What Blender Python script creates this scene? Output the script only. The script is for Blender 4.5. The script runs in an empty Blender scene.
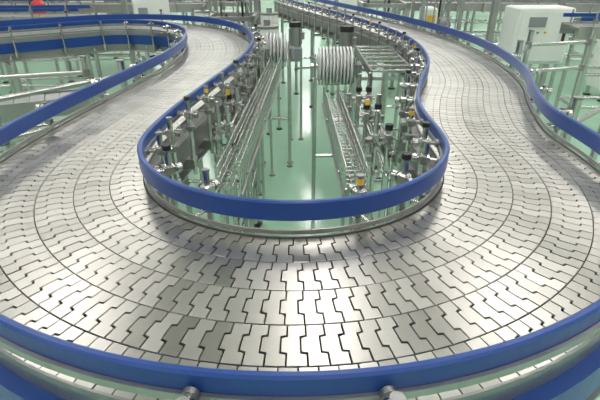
import bpy, math, random, bisect
from mathutils import Vector, Matrix
random.seed(7)
U=0.42
scene=bpy.context.scene

# ---------------------------------------------------------------- materials
def newmat(name):
    m=bpy.data.materials.new(name); m.use_nodes=True
    return m, m.node_tree, m.node_tree.nodes['Principled BSDF']
def simple(name,col,rough=.4,metal=0.,bump=0.,bscale=60,var=0.08):
    m,nt,b=newmat(name)
    b.inputs['Roughness'].default_value=rough
    b.inputs['Metallic'].default_value=metal
    n=nt.nodes.new('ShaderNodeTexNoise'); n.inputs['Scale'].default_value=bscale
    tc=nt.nodes.new('ShaderNodeTexCoord'); nt.links.new(tc.outputs['Object'],n.inputs['Vector'])
    mx=nt.nodes.new('ShaderNodeMix'); mx.data_type='RGBA'
    mx.inputs[6].default_value=(*[c*(1-var) for c in col],1)
    mx.inputs[7].default_value=(*[min(1,c*(1+var)) for c in col],1)
    nt.links.new(n.outputs['Fac'],mx.inputs[0]); nt.links.new(mx.outputs[2],b.inputs['Base Color'])
    return m
STEEL=simple('stainless_steel',(.60,.59,.585),.25,1.)
STEELD=simple('dull_steel',(.34,.34,.335),.42,1.)
BLUE=simple('blue_plastic',(.011,.058,.265),.36,0.,var=.04)
BLACK=simple('black_rubber',(.02,.02,.022),.5)
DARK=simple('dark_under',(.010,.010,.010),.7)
WHITE=simple('white_paint',(.80,.81,.79),.4,var=.03)
PLASTIC=simple('white_nylon',(.62,.63,.62),.45,var=.03)
GREY=simple('grey_paint',(.26,.28,.29),.45)
YELLOW=simple('yellow_label',(.80,.50,.05),.5)
REDM=simple('red_plastic',(.6,.03,.02),.4)
GREENM=simple('green_plastic',(.06,.32,.22),.4)
CREAM=simple('wall_paint',(.66,.66,.64),.7,var=.02,bscale=3)
CEILM=simple('ceiling_paint',(.36,.355,.345),.8,var=.02,bscale=3)
FRAME=simple('bead_blasted_steel',(.42,.415,.41),.36,.9)
MATS=[STEEL,STEELD,BLUE,BLACK,DARK,WHITE,PLASTIC,GREY,YELLOW,REDM,GREENM,FRAME]
S,SD,B_,K,DK,W,P,G,Y_,R_,GM,FR=range(12)

PLATE,nt,b=newmat('plate_steel')
b.inputs['Metallic'].default_value=1.
geo=nt.nodes.new('ShaderNodeNewGeometry')
cr=nt.nodes.new('ShaderNodeValToRGB')
cr.color_ramp.elements[0].color=(.43,.415,.385,1); cr.color_ramp.elements[1].color=(.58,.56,.525,1)
nt.links.new(geo.outputs['Random Per Island'],cr.inputs['Fac'])
ma=nt.nodes.new('ShaderNodeMath'); ma.operation='MULTIPLY_ADD'; ma.inputs[1].default_value=.05; ma.inputs[2].default_value=.275
nt.links.new(geo.outputs['Random Per Island'],ma.inputs[0])
nt.links.new(ma.outputs[0],b.inputs['Roughness'])
nt.links.new(cr.outputs['Color'],b.inputs['Base Color'])

FLOOR,nt,b=newmat('green_epoxy')
tc=nt.nodes.new('ShaderNodeTexCoord')
n1=nt.nodes.new('ShaderNodeTexNoise'); n1.inputs['Scale'].default_value=.9; n1.inputs['Detail'].default_value=6
nt.links.new(tc.outputs['Object'],n1.inputs['Vector'])
cr=nt.nodes.new('ShaderNodeValToRGB')
cr.color_ramp.elements[0].position=.3; cr.color_ramp.elements[0].color=(.33,.58,.41,1)
cr.color_ramp.elements[1].position=.7; cr.color_ramp.elements[1].color=(.39,.64,.47,1)
nt.links.new(n1.outputs['Fac'],cr.inputs['Fac']); nt.links.new(cr.outputs['Color'],b.inputs['Base Color'])
mr=nt.nodes.new('ShaderNodeMapRange'); mr.inputs['To Min'].default_value=.10; mr.inputs['To Max'].default_value=.22
nt.links.new(n1.outputs['Fac'],mr.inputs['Value']); nt.links.new(mr.outputs['Result'],b.inputs['Roughness'])

def emis(name,col,st):
    m,nt,b=newmat(name)
    b.inputs['Base Color'].default_value=(.8,.8,.8,1)
    b.inputs['Emission Color'].default_value=(*col,1); b.inputs['Emission Strength'].default_value=st
    return m
LAMP=emis('lamp_tube',(1,.96,.935),25)

# ---------------------------------------------------------------- builder
class MB:
    def __init__(s): s.v=[];s.f=[];s.m=[];s.sm=[]
    def add(s,vs,fs,mat,smooth=False):
        o=len(s.v); s.v+= [tuple(v) for v in vs]
        for f in fs: s.f.append(tuple(i+o for i in f)); s.m.append(mat); s.sm.append(smooth)
    def cyl(s,p0,p1,r,mat=S,seg=12,r1=None,cap=True):
        p0=Vector(p0);p1=Vector(p1); r1=r if r1 is None else r1
        d=(p1-p0)
        if d.length<1e-6: return
        d.normalize()
        a=Vector((0,0,1)) if abs(d.z)<.9 else Vector((1,0,0))
        u=d.cross(a).normalized(); w=d.cross(u)
        vs=[]
        for p,rr in((p0,r),(p1,r1)):
            for i in range(seg):
                t=2*math.pi*i/seg; vs.append(p+(u*math.cos(t)+w*math.sin(t))*rr)
        s.add(vs,[(i,(i+1)%seg,seg+(i+1)%seg,seg+i) for i in range(seg)],mat,True)
        if cap: s.add(vs,[tuple(range(seg-1,-1,-1)),tuple(range(seg,2*seg))],mat,False)
    def box(s,c,sz,mat=S,rz=0.,rx=0.,bev=0.):
        M=Matrix.Translation(c)@Matrix.Rotation(rz,4,'Z')@Matrix.Rotation(rx,4,'X')
        x,y,z=[k/2 for k in sz]
        if bev<=0:
            vs=[M@Vector((i*x,j*y,k*z)) for k in(-1,1) for j in(-1,1) for i in(-1,1)]
            fs=[(0,2,3,1),(4,5,7,6),(0,1,5,4),(2,6,7,3),(0,4,6,2),(1,3,7,5)]
        else:
            q=bev
            ring=lambda a,b_,zz:[M@Vector(v) for v in[(-a+q,-b_,zz),(a-q,-b_,zz),(a,-b_+q,zz),(a,b_-q,zz),(a-q,b_,zz),(-a+q,b_,zz),(-a,b_-q,zz),(-a,-b_+q,zz)]]
            vs=ring(x-q,y-q,-z)+ring(x,y,-z+q)+ring(x,y,z-q)+ring(x-q,y-q,z)
            fs=[tuple(range(7,-1,-1)),tuple(range(24,32))]
            for l in range(3):
                for i in range(8):
                    fs.append((l*8+i,l*8+(i+1)%8,(l+1)*8+(i+1)%8,(l+1)*8+i))
        s.add(vs,fs,mat)
    def tube(s,pts,r,mat=S,seg=8):
        for a,b in zip(pts[:-1],pts[1:]): s.cyl(a,b,r,mat,seg)
    def sweep(s,pts,nrm,prof,mat,closed_prof=True,smooth=False):
        n=len(prof); vs=[]
        for (x,y),(a,b) in zip(pts,nrm):
            for o,z in prof: vs.append((x+a*o,y+b*o,z))
        fs=[]
        for i in range(len(pts)-1):
            for j in range(n if closed_prof else n-1):
                k=(j+1)%n
                fs.append((i*n+j,i*n+k,(i+1)*n+k,(i+1)*n+j))
        s.add(vs,fs,mat,smooth)
        if closed_prof:
            L=(len(pts)-1)*n
            s.add(vs,[tuple(range(n)),tuple(range(L+n-1,L-1,-1))],mat)
    def obj(s,name,parent=None,mats=None):
        me=bpy.data.meshes.new(name); me.from_pydata(s.v,[],s.f)
        for m in (mats or MATS): me.materials.append(m)
        me.polygons.foreach_set('material_index',s.m)
        me.polygons.foreach_set('use_smooth',s.sm)
        me.update()
        o=bpy.data.objects.new(name,me); scene.collection.objects.link(o)
        if parent: o.parent=parent
        return o
def empty(name,loc=(0,0,0)):
    e=bpy.data.objects.new(name,None); scene.collection.objects.link(e); e.location=loc; return e

# ---------------------------------------------------------------- path
RC=1.49; YC=2.855; XC=-.04
ctrl=[(-1.2,19),(-.3,16),(.65,13),(1.42,10.6),(1.87,8.9),(2.11,7.5),(2.13,6.3),(1.96,5.15),(1.67,4.3),(1.46,3.5)]
for d in range(0,181,15):
    a=-math.radians(d); ctrl.append((XC+RC*math.cos(a),YC+RC*math.sin(a)))
ctrl+=[(-1.49,3.5),(-1.38,4.3),(-1.25,5.2),(-1.18,6.0),(-1.22,7.1),(-1.55,8.4),(-2.4,9.5),(-3.7,9.8),(-5.0,9.0),(-6.5,7.8),(-8.5,6.2),(-11,4.3)]
def cr_(p0,p1,p2,p3,t):
    return tuple(.5*((2*p1[i])+(-p0[i]+p2[i])*t+(2*p0[i]-5*p1[i]+4*p2[i]-p3[i])*t*t+(-p0[i]+3*p1[i]-3*p2[i]+p3[i])*t**3) for i in(0,1))
raw=[]
for i in range(1,len(ctrl)-2):
    for k in range(40): raw.append(cr_(ctrl[i-1],ctrl[i],ctrl[i+1],ctrl[i+2],k/40))
raw=[(x*U,y*U) for x,y in raw]
def resample(p,step):
    out=[p[0]];acc=0
    for a,b in zip(p[:-1],p[1:]):
        L=math.dist(a,b)
        while acc+L>=step:
            t=(step-acc)/L; a=(a[0]+(b[0]-a[0])*t,a[1]+(b[1]-a[1])*t); out.append(a); L=math.dist(a,b); acc=0
            if L<1e-9: break
        acc+=L
    return out
def smooth_path(P,w=5,it=3):
    for _ in range(it):
        n=len(P)
        P=[P[i] if i<w or i>=n-w else (sum(P[j][0] for j in range(i-w,i+w+1))/(2*w+1),sum(P[j][1] for j in range(i-w,i+w+1))/(2*w+1)) for i in range(n)]
    return P
PATH=smooth_path(resample(raw,.01))
def normals(p):
    out=[]
    for i in range(len(p)):
        a=p[max(0,i-2)];b=p[min(len(p)-1,i+2)]
        dx,dy=b[0]-a[0],b[1]-a[1];L=math.hypot(dx,dy)
        out.append((dy/L,-dx/L))
    return out
NR=normals(PATH)
def off(o,p=PATH,n=NR): return [(a[0]+b[0]*o,a[1]+b[1]*o) for a,b in zip(p,n)]
ZD=1.013; ZT=1.10
HW=.208; LW=2*HW/5

# ---------------------------------------------------------------- conveyor
conv=empty('plate_chain_conveyor')
mb=MB()
pitch=.0300
def interp_path(p):
    cum=[0]
    for a,b in zip(p[:-1],p[1:]): cum.append(cum[-1]+math.dist(a,b))
    return cum
def at(p,cum,s):
    s=max(0,min(cum[-1]-1e-6,s)); i=min(len(p)-2,bisect.bisect_right(cum,s)-1)
    t=(s-cum[i])/(cum[i+1]-cum[i]); a=p[i];b=p[i+1]
    L=math.dist(a,b)
    return (a[0]+(b[0]-a[0])*t,a[1]+(b[1]-a[1])*t),((b[0]-a[0])/L,(b[1]-a[1])/L)
g=.0011; tg=.0090
for k in range(5):
    lp=off(HW-LW*(k+.5)); cum=interp_path(lp)
    h=LW/2-.0010
    s0=random.random()*pitch
    n=int((cum[-1]-s0)/pitch)-1
    er=[(-h,0),(-.48*h,0),(-.43*h,tg),(.43*h,tg),(.48*h,0),(h,0)]
    ef=[(-h,0),(-.39*h,0),(-.34*h,tg),(.34*h,tg),(.39*h,0),(h,0)]
    for i in range(n):
        sc=s0+i*pitch
        poly=[(t,d+g) for t,d in er]+[(t,d+pitch-g) for t,d in reversed(ef)]
        tilt=random.gauss(0,.003); tilt2=random.gauss(0,.006); dz=random.gauss(0,.0001)
        m=len(poly)
        def ring(inset,z):
            vs=[]
            for q,(t,d) in enumerate(poly):
                tt=t-math.copysign(inset,t) if abs(t)>.8*h else t
                dd=d+inset if q<m//2 else d-inset
                (x,y),(tx,ty)=at(lp,cum,sc+dd)
                vs.append((x+ty*tt,y-tx*tt,ZD+dz+z+tilt*tt+tilt2*(dd-pitch/2)))
            return vs
        vs=ring(.0006,0)+ring(0,-.0006)+ring(0,-.004)
        fs=[tuple(range(m))]
        for l in range(2):
            for j in range(m): fs.append((l*m+j,(l+1)*m+j,(l+1)*m+(j+1)%m,l*m+(j+1)%m))
        mb.add(vs,fs,0)
plates=mb.obj('chain_plates',conv,[PLATE])
mb=MB()
sub=PATH[::3]; sn=NR[::3]
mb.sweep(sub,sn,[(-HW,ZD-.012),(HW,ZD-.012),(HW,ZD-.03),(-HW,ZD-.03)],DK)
for sg in (-1,1):
    o=sg*(HW+.004)
    mb.sweep(sub,sn,[(o-.002,ZD+.003),(o+.002,ZD+.003),(o+.002,ZD-.15),(o-.002,ZD-.15)],FR)
    o2=o+sg*.012
    mb.sweep(sub,sn,[(o2-.012,ZD-.030),(o2+.012,ZD-.030),(o2+.012,ZD-.10),(o2-.012,ZD-.10)],B_ if sg<0 else FR)
    mb.sweep(sub,sn,[(o2-.010,ZD-.150),(o2+.010,ZD-.150),(o2+.010,ZD-.158),(o2-.010,ZD-.158)],FR)
mb.obj('side_frame',conv)
mb=MB()
L=len(PATH)
for i in range(30,L-10,62):
    for o in (-HW,HW):
        x=PATH[i][0]+NR[i][0]*o; y=PATH[i][1]+NR[i][1]*o
        mb.cyl((x,y,.03),(x,y,ZD-.12),.018,S,12)
        mb.cyl((x,y,0),(x,y,.012),.035,K,16); mb.cyl((x,y,.012),(x,y,.05),.010,S,8)
        mb.cyl((x,y,.30),(x,y,.33),.024,SD,12)
    for z in(.32,.80):
        a=[(PATH[i][0]+NR[i][0]*o,PATH[i][1]+NR[i][1]*o,z) for o in (-HW,HW)]
        mb.cyl(a[0],a[1],.012,S)
mb.obj('support_legs',conv)

def ang_index(deg):
    best=None
    for i,(x,y) in enumerate(PATH):
        if y<YC*U:
            a=math.degrees(math.atan2(y-YC*U,x-XC*U))
            e=abs(a-deg)
            if best is None or e<best[0]: best=(e,i)
    return best[1]
def guide(o,side,idx,hoff,topz,name='blue_guide_rail'):
    mb=MB()
    q=.0035; t=.0065; z0=ZT-.046; z1=ZT
    prof=[(o-t,z0+q),(o-t+q,z0),(o+t-q,z0),(o+t,z0+q),(o+t,z1-q),(o+t-q,z1),(o-t+q,z1),(o-t,z1-q)]
    mb.sweep(PATH[::2],NR[::2],prof,B_)
    ob=o+side*.010
    mb.sweep(PATH[::2],NR[::2],[(ob-.003,z0+.004),(ob+.003,z0+.004),(ob+.003,z0+.016),(ob-.003,z0+.016)],FR)
    os_=o+side*.004
    mb.sweep(PATH[::2],NR[::2],[(os_-.002,ZD+.006),(os_+.002,ZD+.006),(os_+.002,ZD+.016),(os_-.002,ZD+.016)],SD)
    for jj,i in enumerate(idx):
        nx,ny=NR[i]; px,py=PATH[i]
        f=lambda d,z:(px+nx*(o+side*d),py+ny*(o+side*d),z)
        ang=math.atan2(ny,nx)
        top=topz+random.random()*.008
        mb.cyl(f(hoff,.86),f(hoff,top),.0075,S,12)
        mb.cyl(f(hoff,top),f(hoff,top+.004),.009,SD,12)
        mb.box(f(hoff*.5+.004,.90),(hoff,.03,.035),SD,ang)
        mb.cyl(f(hoff,.885),f(hoff,.925),.013,S,12)
        zc=ZT-.026
        mb.box(f(hoff,zc),(.028,.026,.026),S,ang,bev=.004)
        mb.cyl(f(.008,zc),f(hoff+.030,zc),.006,S,10)
        mb.cyl(f(hoff+.018,zc),f(hoff+.030,zc),.012,S,6)
        mb.cyl(f(.012,zc),f(.020,zc),.011,SD,12)
        zc2=ZD+.014
        mb.box(f(hoff,zc2),(.024,.022,.02),SD,ang,bev=.003)
        mb.cyl(f(.004,zc2),f(hoff+.01,zc2),.004,S,8)
        if side>0 and jj%6==1: mb.cyl(f(hoff,top-.018),f(hoff,top-.004),.0082,Y_,12)
        if side>0 and jj%3==0: mb.cyl(f(hoff,top+.004),f(hoff,top+.016),.011,K,10)
    return mb.obj(name)
mid=[ang_index(a) for a in(-22,-44.5,-66,-121,-146,-168)]
idx=list(range(mid[0]-20,6,-20))+mid+list(range(mid[-1]+20,L-5,20))
guide(.212,1,idx,.05,ZT+.014)
i0=ang_index(-82)
idx=list(range(i0-17*3,20,-34))+[i0,i0+17]+list(range(i0+17*4,L-5,34))
guide(-.212,-1,idx,.040,ZT-.012)

# ---------------------------------------------------------------- inner wire tracks
def wire_track(x0,y0,x1,y1,outer,z=.86,w=.07,h=.07):
    mb=MB()
    d=Vector((x1-x0,y1-y0,0)); Ln=d.length; d.normalize(); n=Vector((d.y,-d.x,0)); p0=Vector((x0,y0,0))
    q=lambda s,o,zz:tuple(p0+d*s+n*o+Vector((0,0,zz)))
    for o,zz in ((-w/2,z+h),(w/2,z+h),(-w/2,z+h*.45),(w/2,z+h*.45),(-w/2,z),(w/2,z),(-w/6,z),(w/6,z)):
        mb.cyl(q(0,o,zz),q(Ln,o,zz),.003,S,8)
    mb.cyl(q(0,w/2+.006,z-.03),q(Ln,w/2+.006,z-.03),.006,SD,8); mb.cyl(q(0,-w/2-.006,z-.03),q(Ln,-w/2-.006,z-.03),.006,SD,8)
    s=.0
    while s<Ln:
        a=[q(s,-w/2-.004,z+h+.004),q(s,-w/2-.004,z-.006),q(s,w/2+.004,z-.006),q(s,w/2+.004,z+h+.004)]
        mb.tube(a,.0028,S,6)
        s+=.036
    s=.15
    o=outer*(w/2+.022)
    while s<Ln:
        mb.cyl(q(s,o,0.0),q(s,o,z+h+.03),.010,S,10); mb.cyl(q(s,o,0),q(s,o,.012),.024,SD,12)
        mb.box(q(s,o,z+h*.6),(.03,.03,.03),SD,bev=.004)
        mb.cyl(q(s,o,z+h+.03),q(s,o,z+h+.045),.013,SD,10)
        mb.cyl(q(s,-outer*(w/2+.01),z-.012),q(s,o,z-.012),.008,S,8)
        s+=.6
    return mb.obj('wire_guide_track')
wire_track(-.235,1.33,-.165,3.3,-1)
wire_track(.185,1.33,.165,2.42,1)

def side_stand(xa,xb,ys,zs,name='clamp_stand'):
    mb=MB()
    for j,y in enumerate(ys):
        for x in (xa,xb):
            mb.cyl((x,y,0),(x,y,1.05+random.uniform(-.04,.04)),.009,S,12)
            mb.cyl((x,y,0),(x,y,.012),.026,SD,14)
            mb.box((x,y,.97),(.028,.028,.034),S,bev=.004)
            mb.cyl((x-.028,y,.97),(x+.028,y,.97),.007,S,8)
            mb.cyl((x,y,1.0),(x,y,1.02),.014,K if random.random()<.4 else S,10)
        for z in zs: mb.cyl((xa-.02,y,z),(xb+.02,y,z),.007,S,8)
        if j%3==1: mb.box((xa,y-.013,1.03),(.018,.002,.022),Y_)
    for x in(xa,xb):
        for z in zs: mb.cyl((x,ys[0]-.05,z),(x,ys[-1]+.05,z),.007,S,8)
        mb.cyl((x,ys[0],.4),(x,ys[-1],.4),.010,S,8)
    pts=[(xb+.012,ys[0]+ (ys[-1]-ys[0])*t/14,.90-.03*math.sin(math.pi*((t*len(ys)/14)%1))) for t in range(15)]
    mb.tube(pts,.005,K,6)
    return mb.obj(name)
side_stand(-.305,-.27,[1.62,1.90,2.2,2.52],[.84,.95])
side_stand(.265,.31,[1.50,1.75,2.02],[.84,.95])

def roller_conveyor(x0,x1,y0,y1,z,step=.055,r=.016,n='roller_conveyor'):
    mb=MB()
    y=y0
    while y<=y1+.001:
        mb.cyl((x0,y,z),(x1,y,z),r,S,12); y+=step
    for x in(x0,x1):
        mb.box((x,(y0+y1)/2,z-.015),(.010,y1-y0+.06,.05),SD,bev=.003)
        for yy in (y0,y1):
            mb.cyl((x,yy,0),(x,yy,z-.03),.012,S,10); mb.cyl((x,yy,0),(x,yy,.012),.03,K,12)
        mb.cyl((x,y0,.35),(x,y1,.35),.010,S,8)
    for yy in(y0,y1): mb.cyl((x0,yy,.35),(x1,yy,.35),.010,S,8)
    return mb.obj(n)
roller_conveyor(.38,.61,2.45,3.2,1.0,.125,.009)
roller_conveyor(.34,.37,1.62,2.2,.86,.06,.010)

def disc_unit(x,y,z,w,r,n=9):
    mb=MB()
    for i in range(n):
        xx=x-w/2+w*i/(n-1)
        mb.cyl((xx-.005,y,z),(xx+.005,y,z),r,P,28)
        mb.cyl((xx-.011,y,z),(xx+.011,y,z),r*.72,P,24)
    mb.cyl((x-w/2-.05,y,z),(x+w/2+.05,y,z),.014,S,12)
    for sx in(-1,1):
        xx=x+sx*(w/2+.025)
        mb.box((xx,y,z-.04),(.012,.10,.20),S,bev=.004)
        for dy in(-.04,.04):
            mb.cyl((xx,y+dy,0),(xx,y+dy,z-.08),.012,S,10); mb.cyl((xx,y+dy,0),(xx,y+dy,.012),.026,SD,12)
    mb.cyl((x-w/2-.02,y,.4),(x+w/2+.02,y,.4),.012,S,10)
    mb.box((x+w/2+.05,y,z-.02),(.035,.08,.09),G,bev=.01)
    return mb.obj('disc_roller_unit')
disc_unit(.205,2.72,.97,.18,.11,10)
disc_unit(-.20,3.50,.93,.18,.12,8)

def gear_motor(x,y,z,sc=1.):
    mb=MB()
    mb.box((x,y,z),(.12*sc,.12*sc,.12*sc),G,bev=.012)
    mb.cyl((x,y,z+.06*sc),(x,y,z+.22*sc),.05*sc,FR,18)
    for i in range(8):
        t=math.pi*2*i/8; mb.box((x+.052*sc*math.cos(t),y+.052*sc*math.sin(t),z+.14*sc),(.012*sc,.004*sc,.13*sc),FR,t)
    mb.cyl((x,y,z+.22*sc),(x,y,z+.26*sc),.055*sc,K,18)
    mb.box((x+.06*sc,y,z+.15*sc),(.04*sc,.06*sc,.06*sc),G,bev=.006)
    for a in(-1,1):
        mb.cyl((x+a*.05*sc,y,0),(x+a*.05*sc,y,z-.05*sc),.012,S,10); mb.cyl((x+a*.05*sc,y,0),(x+a*.05*sc,y,.012),.026,SD,12)
    return mb.obj('gear_motor')
gear_motor(-.04,4.1,.80); gear_motor(.36,3.66,.82); gear_motor(-.33,2.95,.72,.7)

def hopper(x,y,z=.62,h=.24,r=.10):
    mb=MB()
    mb.cyl((x,y,z+.12),(x,y,z+.12+h),r,W,24); mb.cyl((x,y,z),(x,y,z+.12),.04,W,24,r1=r)
    mb.cyl((x,y,z+.12+h),(x,y,z+.14+h),r*1.05,FR,24); mb.cyl((x,y,z+.14+h),(x,y,z+.19+h),.03,FR,12)
    for a in range(3):
        t=a*2*math.pi/3+.5; c,s_=math.cos(t)*r*1.02,math.sin(t)*r*1.02
        mb.cyl((x+c,y+s_,0),(x+c,y+s_,z+.25),.013,S,10); mb.cyl((x+c,y+s_,0),(x+c,y+s_,.012),.03,K,12)
    mb.tube([(x,y,z),(x,y,z-.15),(x-.2,y,z-.15),(x-.2,y,.35)],.015,S,10)
    return mb.obj('filler_hopper')
hopper(-.30,4.35); hopper(-.35,5.5); hopper(-1.15,5.75)

def line_conv(x0,y0,x1,y1,z=1.0,w=.3,rails=True,name='conveyor_line'):
    mb=MB(); d=Vector((x1-x0,y1-y0,0)); Ln=d.length; d.normalize(); n=Vector((d.y,-d.x,0)); p0=Vector((x0,y0,0))
    pts=[(x0+d.x*Ln*i/8,y0+d.y*Ln*i/8) for i in range(9)]; ns=[(n.x,n.y)]*9
    mb.sweep(pts,ns,[(-w/2,z-.01),(w/2,z-.01),(w/2,z-.03),(-w/2,z-.03)],SD)
    m=int(Ln/.08)
    for i in range(m):
        c=p0+d*(i+.5)*Ln/m; mb.box((c.x,c.y,z-.004),(Ln/m-.006,w-.01,.01),FR,math.atan2(d.y,d.x))
    for sg in(-1,1):
        o=sg*(w/2+.004); mb.sweep(pts,ns,[(o-.003,z+.01),(o+.003,z+.01),(o+.003,z-.09),(o-.003,z-.09)],FR)
        if rails:
            mb.sweep(pts,ns,[(o-.008,z+.058),(o+.008,z+.058),(o+.008,z+.09),(o-.008,z+.09)],B_)
            s=.1
            while s<Ln:
                q=p0+d*s+n*(o+sg*.045)
                mb.cyl((q.x,q.y,z-.1),(q.x,q.y,z+.12),.009,S,8)
                r=p0+d*s+n*o; mb.cyl((r.x,r.y,z+.067),(q.x,q.y,z+.067),.007,S,8)
                mb.cyl((r.x,r.y,z-.09),(q.x,q.y,z-.09),.010,S,8)
                mb.box((q.x,q.y,z+.067),(.03,.03,.03),SD); s+=.35
    s=.15
    while s<Ln:
        pr=[]
        for sg in(-1,1):
            q=p0+d*s+n*(sg*w/2); pr.append(q)
            mb.cyl((q.x,q.y,0),(q.x,q.y,z-.05),.02,S,10); mb.cyl((q.x,q.y,0),(q.x,q.y,.015),.04,K,12)
        for zz in(.3,.75): mb.cyl((pr[0].x,pr[0].y,zz),(pr[1].x,pr[1].y,zz),.014,S,8)
        s+=.9
    for sg in(-1,1):
        for zz in(.3,.6):
            a=p0+n*(sg*w/2)+d*.15; b=p0+n*(sg*w/2)+d*(Ln-.15); mb.cyl((a.x,a.y,zz),(b.x,b.y,zz),.014,S,8)
    return mb.obj(name)

def cabinet(x,y,w,d,h,z0=.12,rz=0.,col=W,name='control_cabinet'):
    mb=MB()
    M=lambda a,b,c:tuple(Vector((x,y,0))+Matrix.Rotation(rz,3,'Z')@Vector((a,b,c)))
    H=h-z0
    mb.box(M(0,0,z0+H/2),(w,d,H),col,rz,bev=.015)
    mb.box(M(0,-d/2-.006,z0+H/2),(w*.9,.014,H*.9),col,rz,bev=.005)
    mb.box(M(w*.36,-d/2-.025,z0+H*.5),(.02,.03,.12),K,rz)
    mb.box(M(-w*.15,-d/2-.018,z0+H*.76),(w*.3,.012,.1),G,rz)
    for i in range(3): mb.cyl(M(-w*.25+i*.08,-d/2-.01,z0+H*.58),M(-w*.25+i*.08,-d/2-.035,z0+H*.58),.011,(R_,GM,Y_)[i],10)
    for a in(-1,1):
        for b in(-1,1):
            mb.cyl(M(a*w*.42,b*d*.4,0),M(a*w*.42,b*d*.4,z0+.01),.022,S,10); mb.cyl(M(a*w*.42,b*d*.4,0),M(a*w*.42,b*d*.4,.015),.045,K,12)
    return mb.obj(name)

def machine(x,y,w,d,h,rz=0.,name='packing_machine'):
    mb=MB()
    R=Matrix.Rotation(rz,3,'Z'); M=lambda a,b,c:tuple(Vector((x,y,0))+R@Vector((a,b,c)))
    for a in(-1,1):
        for b in(-1,1):
            mb.box(M(a*w/2,b*d/2,h/2),(.04,.04,h),FR,rz); mb.cyl(M(a*w/2,b*d/2,0),M(a*w/2,b*d/2,.015),.05,K,12)
    for z in(.25,h*.55,h-.03):
        for b in(-1,1): mb.box(M(0,b*d/2,z),(w,.04,.04),FR,rz)
        for a in(-1,1): mb.box(M(a*w/2,0,z),(.04,d,.04),FR,rz)
    mb.box(M(0,0,h*.55+.03),(w*.95,d*.95,.03),FR,rz)
    mb.box(M(-w*.2,0,h*.55+.19),(w*.35,d*.6,.3),W,rz,bev=.02)
    mb.cyl(M(w*.1,0,h*.55+.13),M(w*.38,0,h*.55+.13),.09,G,16)
    mb.cyl(M(w*.38,0,h*.55+.13),M(w*.42,0,h*.55+.13),.06,SD,16)
    mb.box(M(w*.25,-d*.3,.45),(w*.3,d*.25,.3),W,rz,bev=.01)
    mb.box(M(-w*.2,-d*.3,.42),(w*.25,d*.25,.2),G,rz,bev=.01)
    for i in range(5): mb.cyl(M(-w*.4+i*w*.2,-d/2,h*.55),M(-w*.4+i*w*.2,-d/2,h-.03),.008,S,8)
    for i in range(3): mb.tube([M(w*.3-.05*i,d*.3,h*.5),M(w*.3-.05*i,d*.3,h+.1),M(-w*.3,d*.3,h+.1+.04*i),M(-w*.3,d*.3,h*.6)],.012,K if i==1 else S,8)
    mb.box(M(-w*.2,-d*.31,h*.55+.22),(.1,.01,.08),Y_,rz)
    return mb.obj(name)

line_conv(-6.0,4.95,-2.3,5.2,1.0,.34)
line_conv(-7.0,6.4,-1.3,6.7,1.0,.34)
line_conv(-7.0,8.2,-2.0,8.4,1.0,.34)
line_conv(2.45,4.35,5.2,4.15,1.0,.34)
line_conv(1.35,6.9,4.6,6.6,1.0,.34)
line_conv(1.4,8.3,7.5,8.1,1.0,.34)
line_conv(-2.9,2.0,-1.3,2.75,.80,.20,False,'transfer_conveyor')
cabinet(2.63,5.35,.60,.4,1.08,.50)
cabinet(3.9,5.6,.5,.4,1.3)
machine(-.68,4.9,.45,.45,1.05)
machine(-.80,6.05,.55,.45,1.15)
machine(-3.0,7.4,1.1,.6,1.25)
machine(-4.6,5.8,.9,.4,1.2)
machine(-5.6,9.4,1.3,.8,1.5,.1)
machine(2.4,9.5,1.2,.8,1.4)
machine(.98,5.8,.5,.5,1.1)
machine(1.65,5.9,.45,.5,1.25)
machine(-1.6,9.8,1.3,.9,1.4)
machine(5.8,9.8,1.4,.8,1.5)
cabinet(-4.4,11.2,1.0,.5,1.6)
cabinet(.9,10.6,.9,.5,1.5)
cabinet(-1.75,5.75,.35,.3,1.15,.5)

def extinguisher(x,y,z):
    mb=MB()
    mb.cyl((x,y+.09,0),(x,y+.09,z+.65),.02,S,12); mb.cyl((x,y+.09,0),(x,y+.09,.015),.06,K,14)
    mb.cyl((x,y,z),(x,y,z+.36),.075,R_,24); mb.cyl((x,y,z+.36),(x,y,z+.41),.075,R_,24,r1=.025)
    mb.cyl((x,y,z+.41),(x,y,z+.45),.018,K,12); mb.box((x+.03,y,z+.46),(.10,.02,.015),K)
    mb.tube([(x-.02,y,z+.43),(x-.08,y-.02,z+.39),(x-.09,y-.02,z+.19),(x-.08,y-.02,z+.09)],.009,K,8)
    for q in(.09,.29): mb.box((x,y+.08,z+q),(.04,.03,.03),SD)
    mb.box((x,y-.074,z+.2),(.06,.004,.10),W)
    return mb.obj('fire_extinguisher')
extinguisher(-3.0,5.6,.72)

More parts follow.
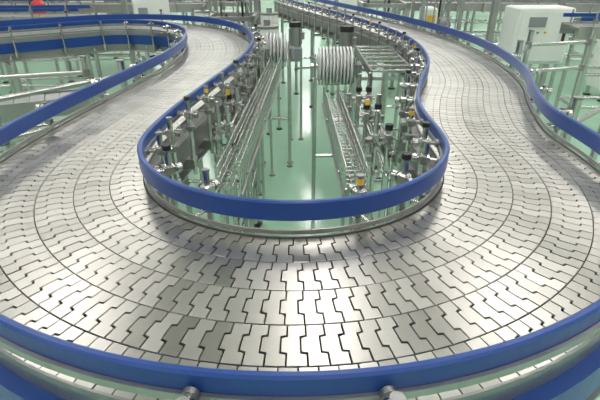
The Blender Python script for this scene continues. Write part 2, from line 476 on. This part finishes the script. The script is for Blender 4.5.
def tube_frame(pts,zs,top,name='tube_frame'):
    mb=MB()
    for x,y in pts:
        mb.cyl((x,y,0),(x,y,top),.019,S,14); mb.cyl((x,y,0),(x,y,.015),.045,K,14)
        mb.cyl((x,y,top),(x,y,top+.01),.021,SD,14)
        for z in zs: mb.cyl((x,y,z-.025),(x,y,z+.025),.025,SD,12)
    for a,b in zip(pts[:-1],pts[1:]):
        for z in zs: mb.cyl((*a,z),(*b,z),.014,S,10)
    return mb.obj(name)
tube_frame([(-2.1,1.75),(-1.5,2.15),(-1.05,2.7)],[.45,.72,.92],1.0)
tube_frame([(-2.6,2.7),(-2.0,2.95),(-1.45,3.1)],[.35,.6,.85],.95)
tube_frame([(1.25,2.0),(1.65,2.35),(2.3,2.4)],[.5,.85],.97)
tube_frame([(1.45,3.1),(1.75,3.6),(2.3,3.75)],[.4,.75,.95],1.05)
def post(x,y,h,w=.08):
    mb=MB(); mb.box((x,y,h/2),(w,w,h),FR,bev=.008); mb.box((x,y,.01),(w*2,w*2,.02),SD)
    for a in(-1,1):
        for b in(-1,1): mb.cyl((x+a*w*.7,y+b*w*.7,.02),(x+a*w*.7,y+b*w*.7,.035),.01,S,6)
    mb.box((x,y-w/2-.02,1.3),(.12,.04,.18),W,bev=.008); mb.cyl((x,y-w/2-.03,1.4),(x,y-w/2-.03,h),.012,G,8)
    return mb.obj('steel_post')
post(2.2,5.5,5.0,.07); post(3.15,5.9,5.0,.06); post(.55,7.4,5.0,.06); post(-3.7,5.9,5.0); post(-1.15,7.3,5.0,.06); post(-2.15,6.0,5.0,.06)

# ---------------------------------------------------------------- room
X0,X1,Y0,Y1,ZC=-9,9,-4,24,5
def slab(name,c,sz,mat):
    mb=MB(); mb.box(c,sz,0); return mb.obj(name,None,[mat])
slab('floor',(0,(Y0+Y1)/2,-.05),(X1-X0+.4,Y1-Y0+.4,.1),FLOOR)
slab('ceiling',(0,(Y0+Y1)/2,ZC+.05),(X1-X0+.4,Y1-Y0+.4,.1),CEILM)
slab('wall_left',(X0-.1,(Y0+Y1)/2,ZC/2),(.2,Y1-Y0,ZC),CREAM)
slab('wall_right',(X1+.1,(Y0+Y1)/2,ZC/2),(.2,Y1-Y0,ZC),CREAM)
slab('wall_back',(0,Y0-.1,ZC/2),(X1-X0,.2,ZC),CREAM)
mb=MB()
wins=[-6.6,-3.3,0,3.3,6.6]; ww=2.4; zb,zt=1.6,4.2
mb.box((0,Y1+.1,zb/2),(X1-X0,.2,zb)); mb.box((0,Y1+.1,(ZC+zt)/2),(X1-X0,.2,ZC-zt))
ed=[X0]+[e for c in wins for e in(c-ww/2,c+ww/2)]+[X1]
for a,b2 in zip(ed[::2],ed[1::2]): mb.box(((a+b2)/2,Y1+.1,(zb+zt)/2),(b2-a,.2,zt-zb))
mb.obj('wall_far',None,[CREAM])
for i,c in enumerate(wins):
    mb=MB()
    for a in(-1,0,1): mb.box((c+a*(ww/2-.03),Y1+.05,(zb+zt)/2),(.06,.08,zt-zb),W)
    for z in(zb+.03,(zb+zt)/2,zt-.03): mb.box((c,Y1+.05,z),(ww,.08,.06),W)
    mb.obj('window_%d'%(i+1))
mb=MB(); mb.box((0,Y1-.01,.06),(X1-X0,.02,.12),G); mb.obj('baseboard_far')
for x in (-6.6,-3.2,.30,2.9,6.2):
    for y in (-2,1.4,4.8,8.2,11.6,15,18.4,21.8):
        mb=MB()
        mb.box((x,y,ZC-.04),(.34,2.4,.08),0)
        mb.box((x,y,ZC-.09),(.22,2.3,.02),1)
        mb.obj('ceiling_lamp',None,[WHITE,LAMP])

w=bpy.data.worlds.new('World'); scene.world=w; w.use_nodes=True
bg=w.node_tree.nodes['Background']; bg.inputs['Color'].default_value=(.95,.97,1,1); bg.inputs['Strength'].default_value=1.8

cam=bpy.data.cameras.new('camera'); co=bpy.data.objects.new('camera',cam); scene.collection.objects.link(co)
cam.sensor_width=36; cam.lens=27; cam.clip_start=.02
co.location=(0,0,ZT+U); co.rotation_euler=(math.radians(90-28),0,0)
scene.camera=co
try:
    scene.view_settings.view_transform='Standard'; scene.view_settings.exposure=0
except Exception as ex: print(ex)
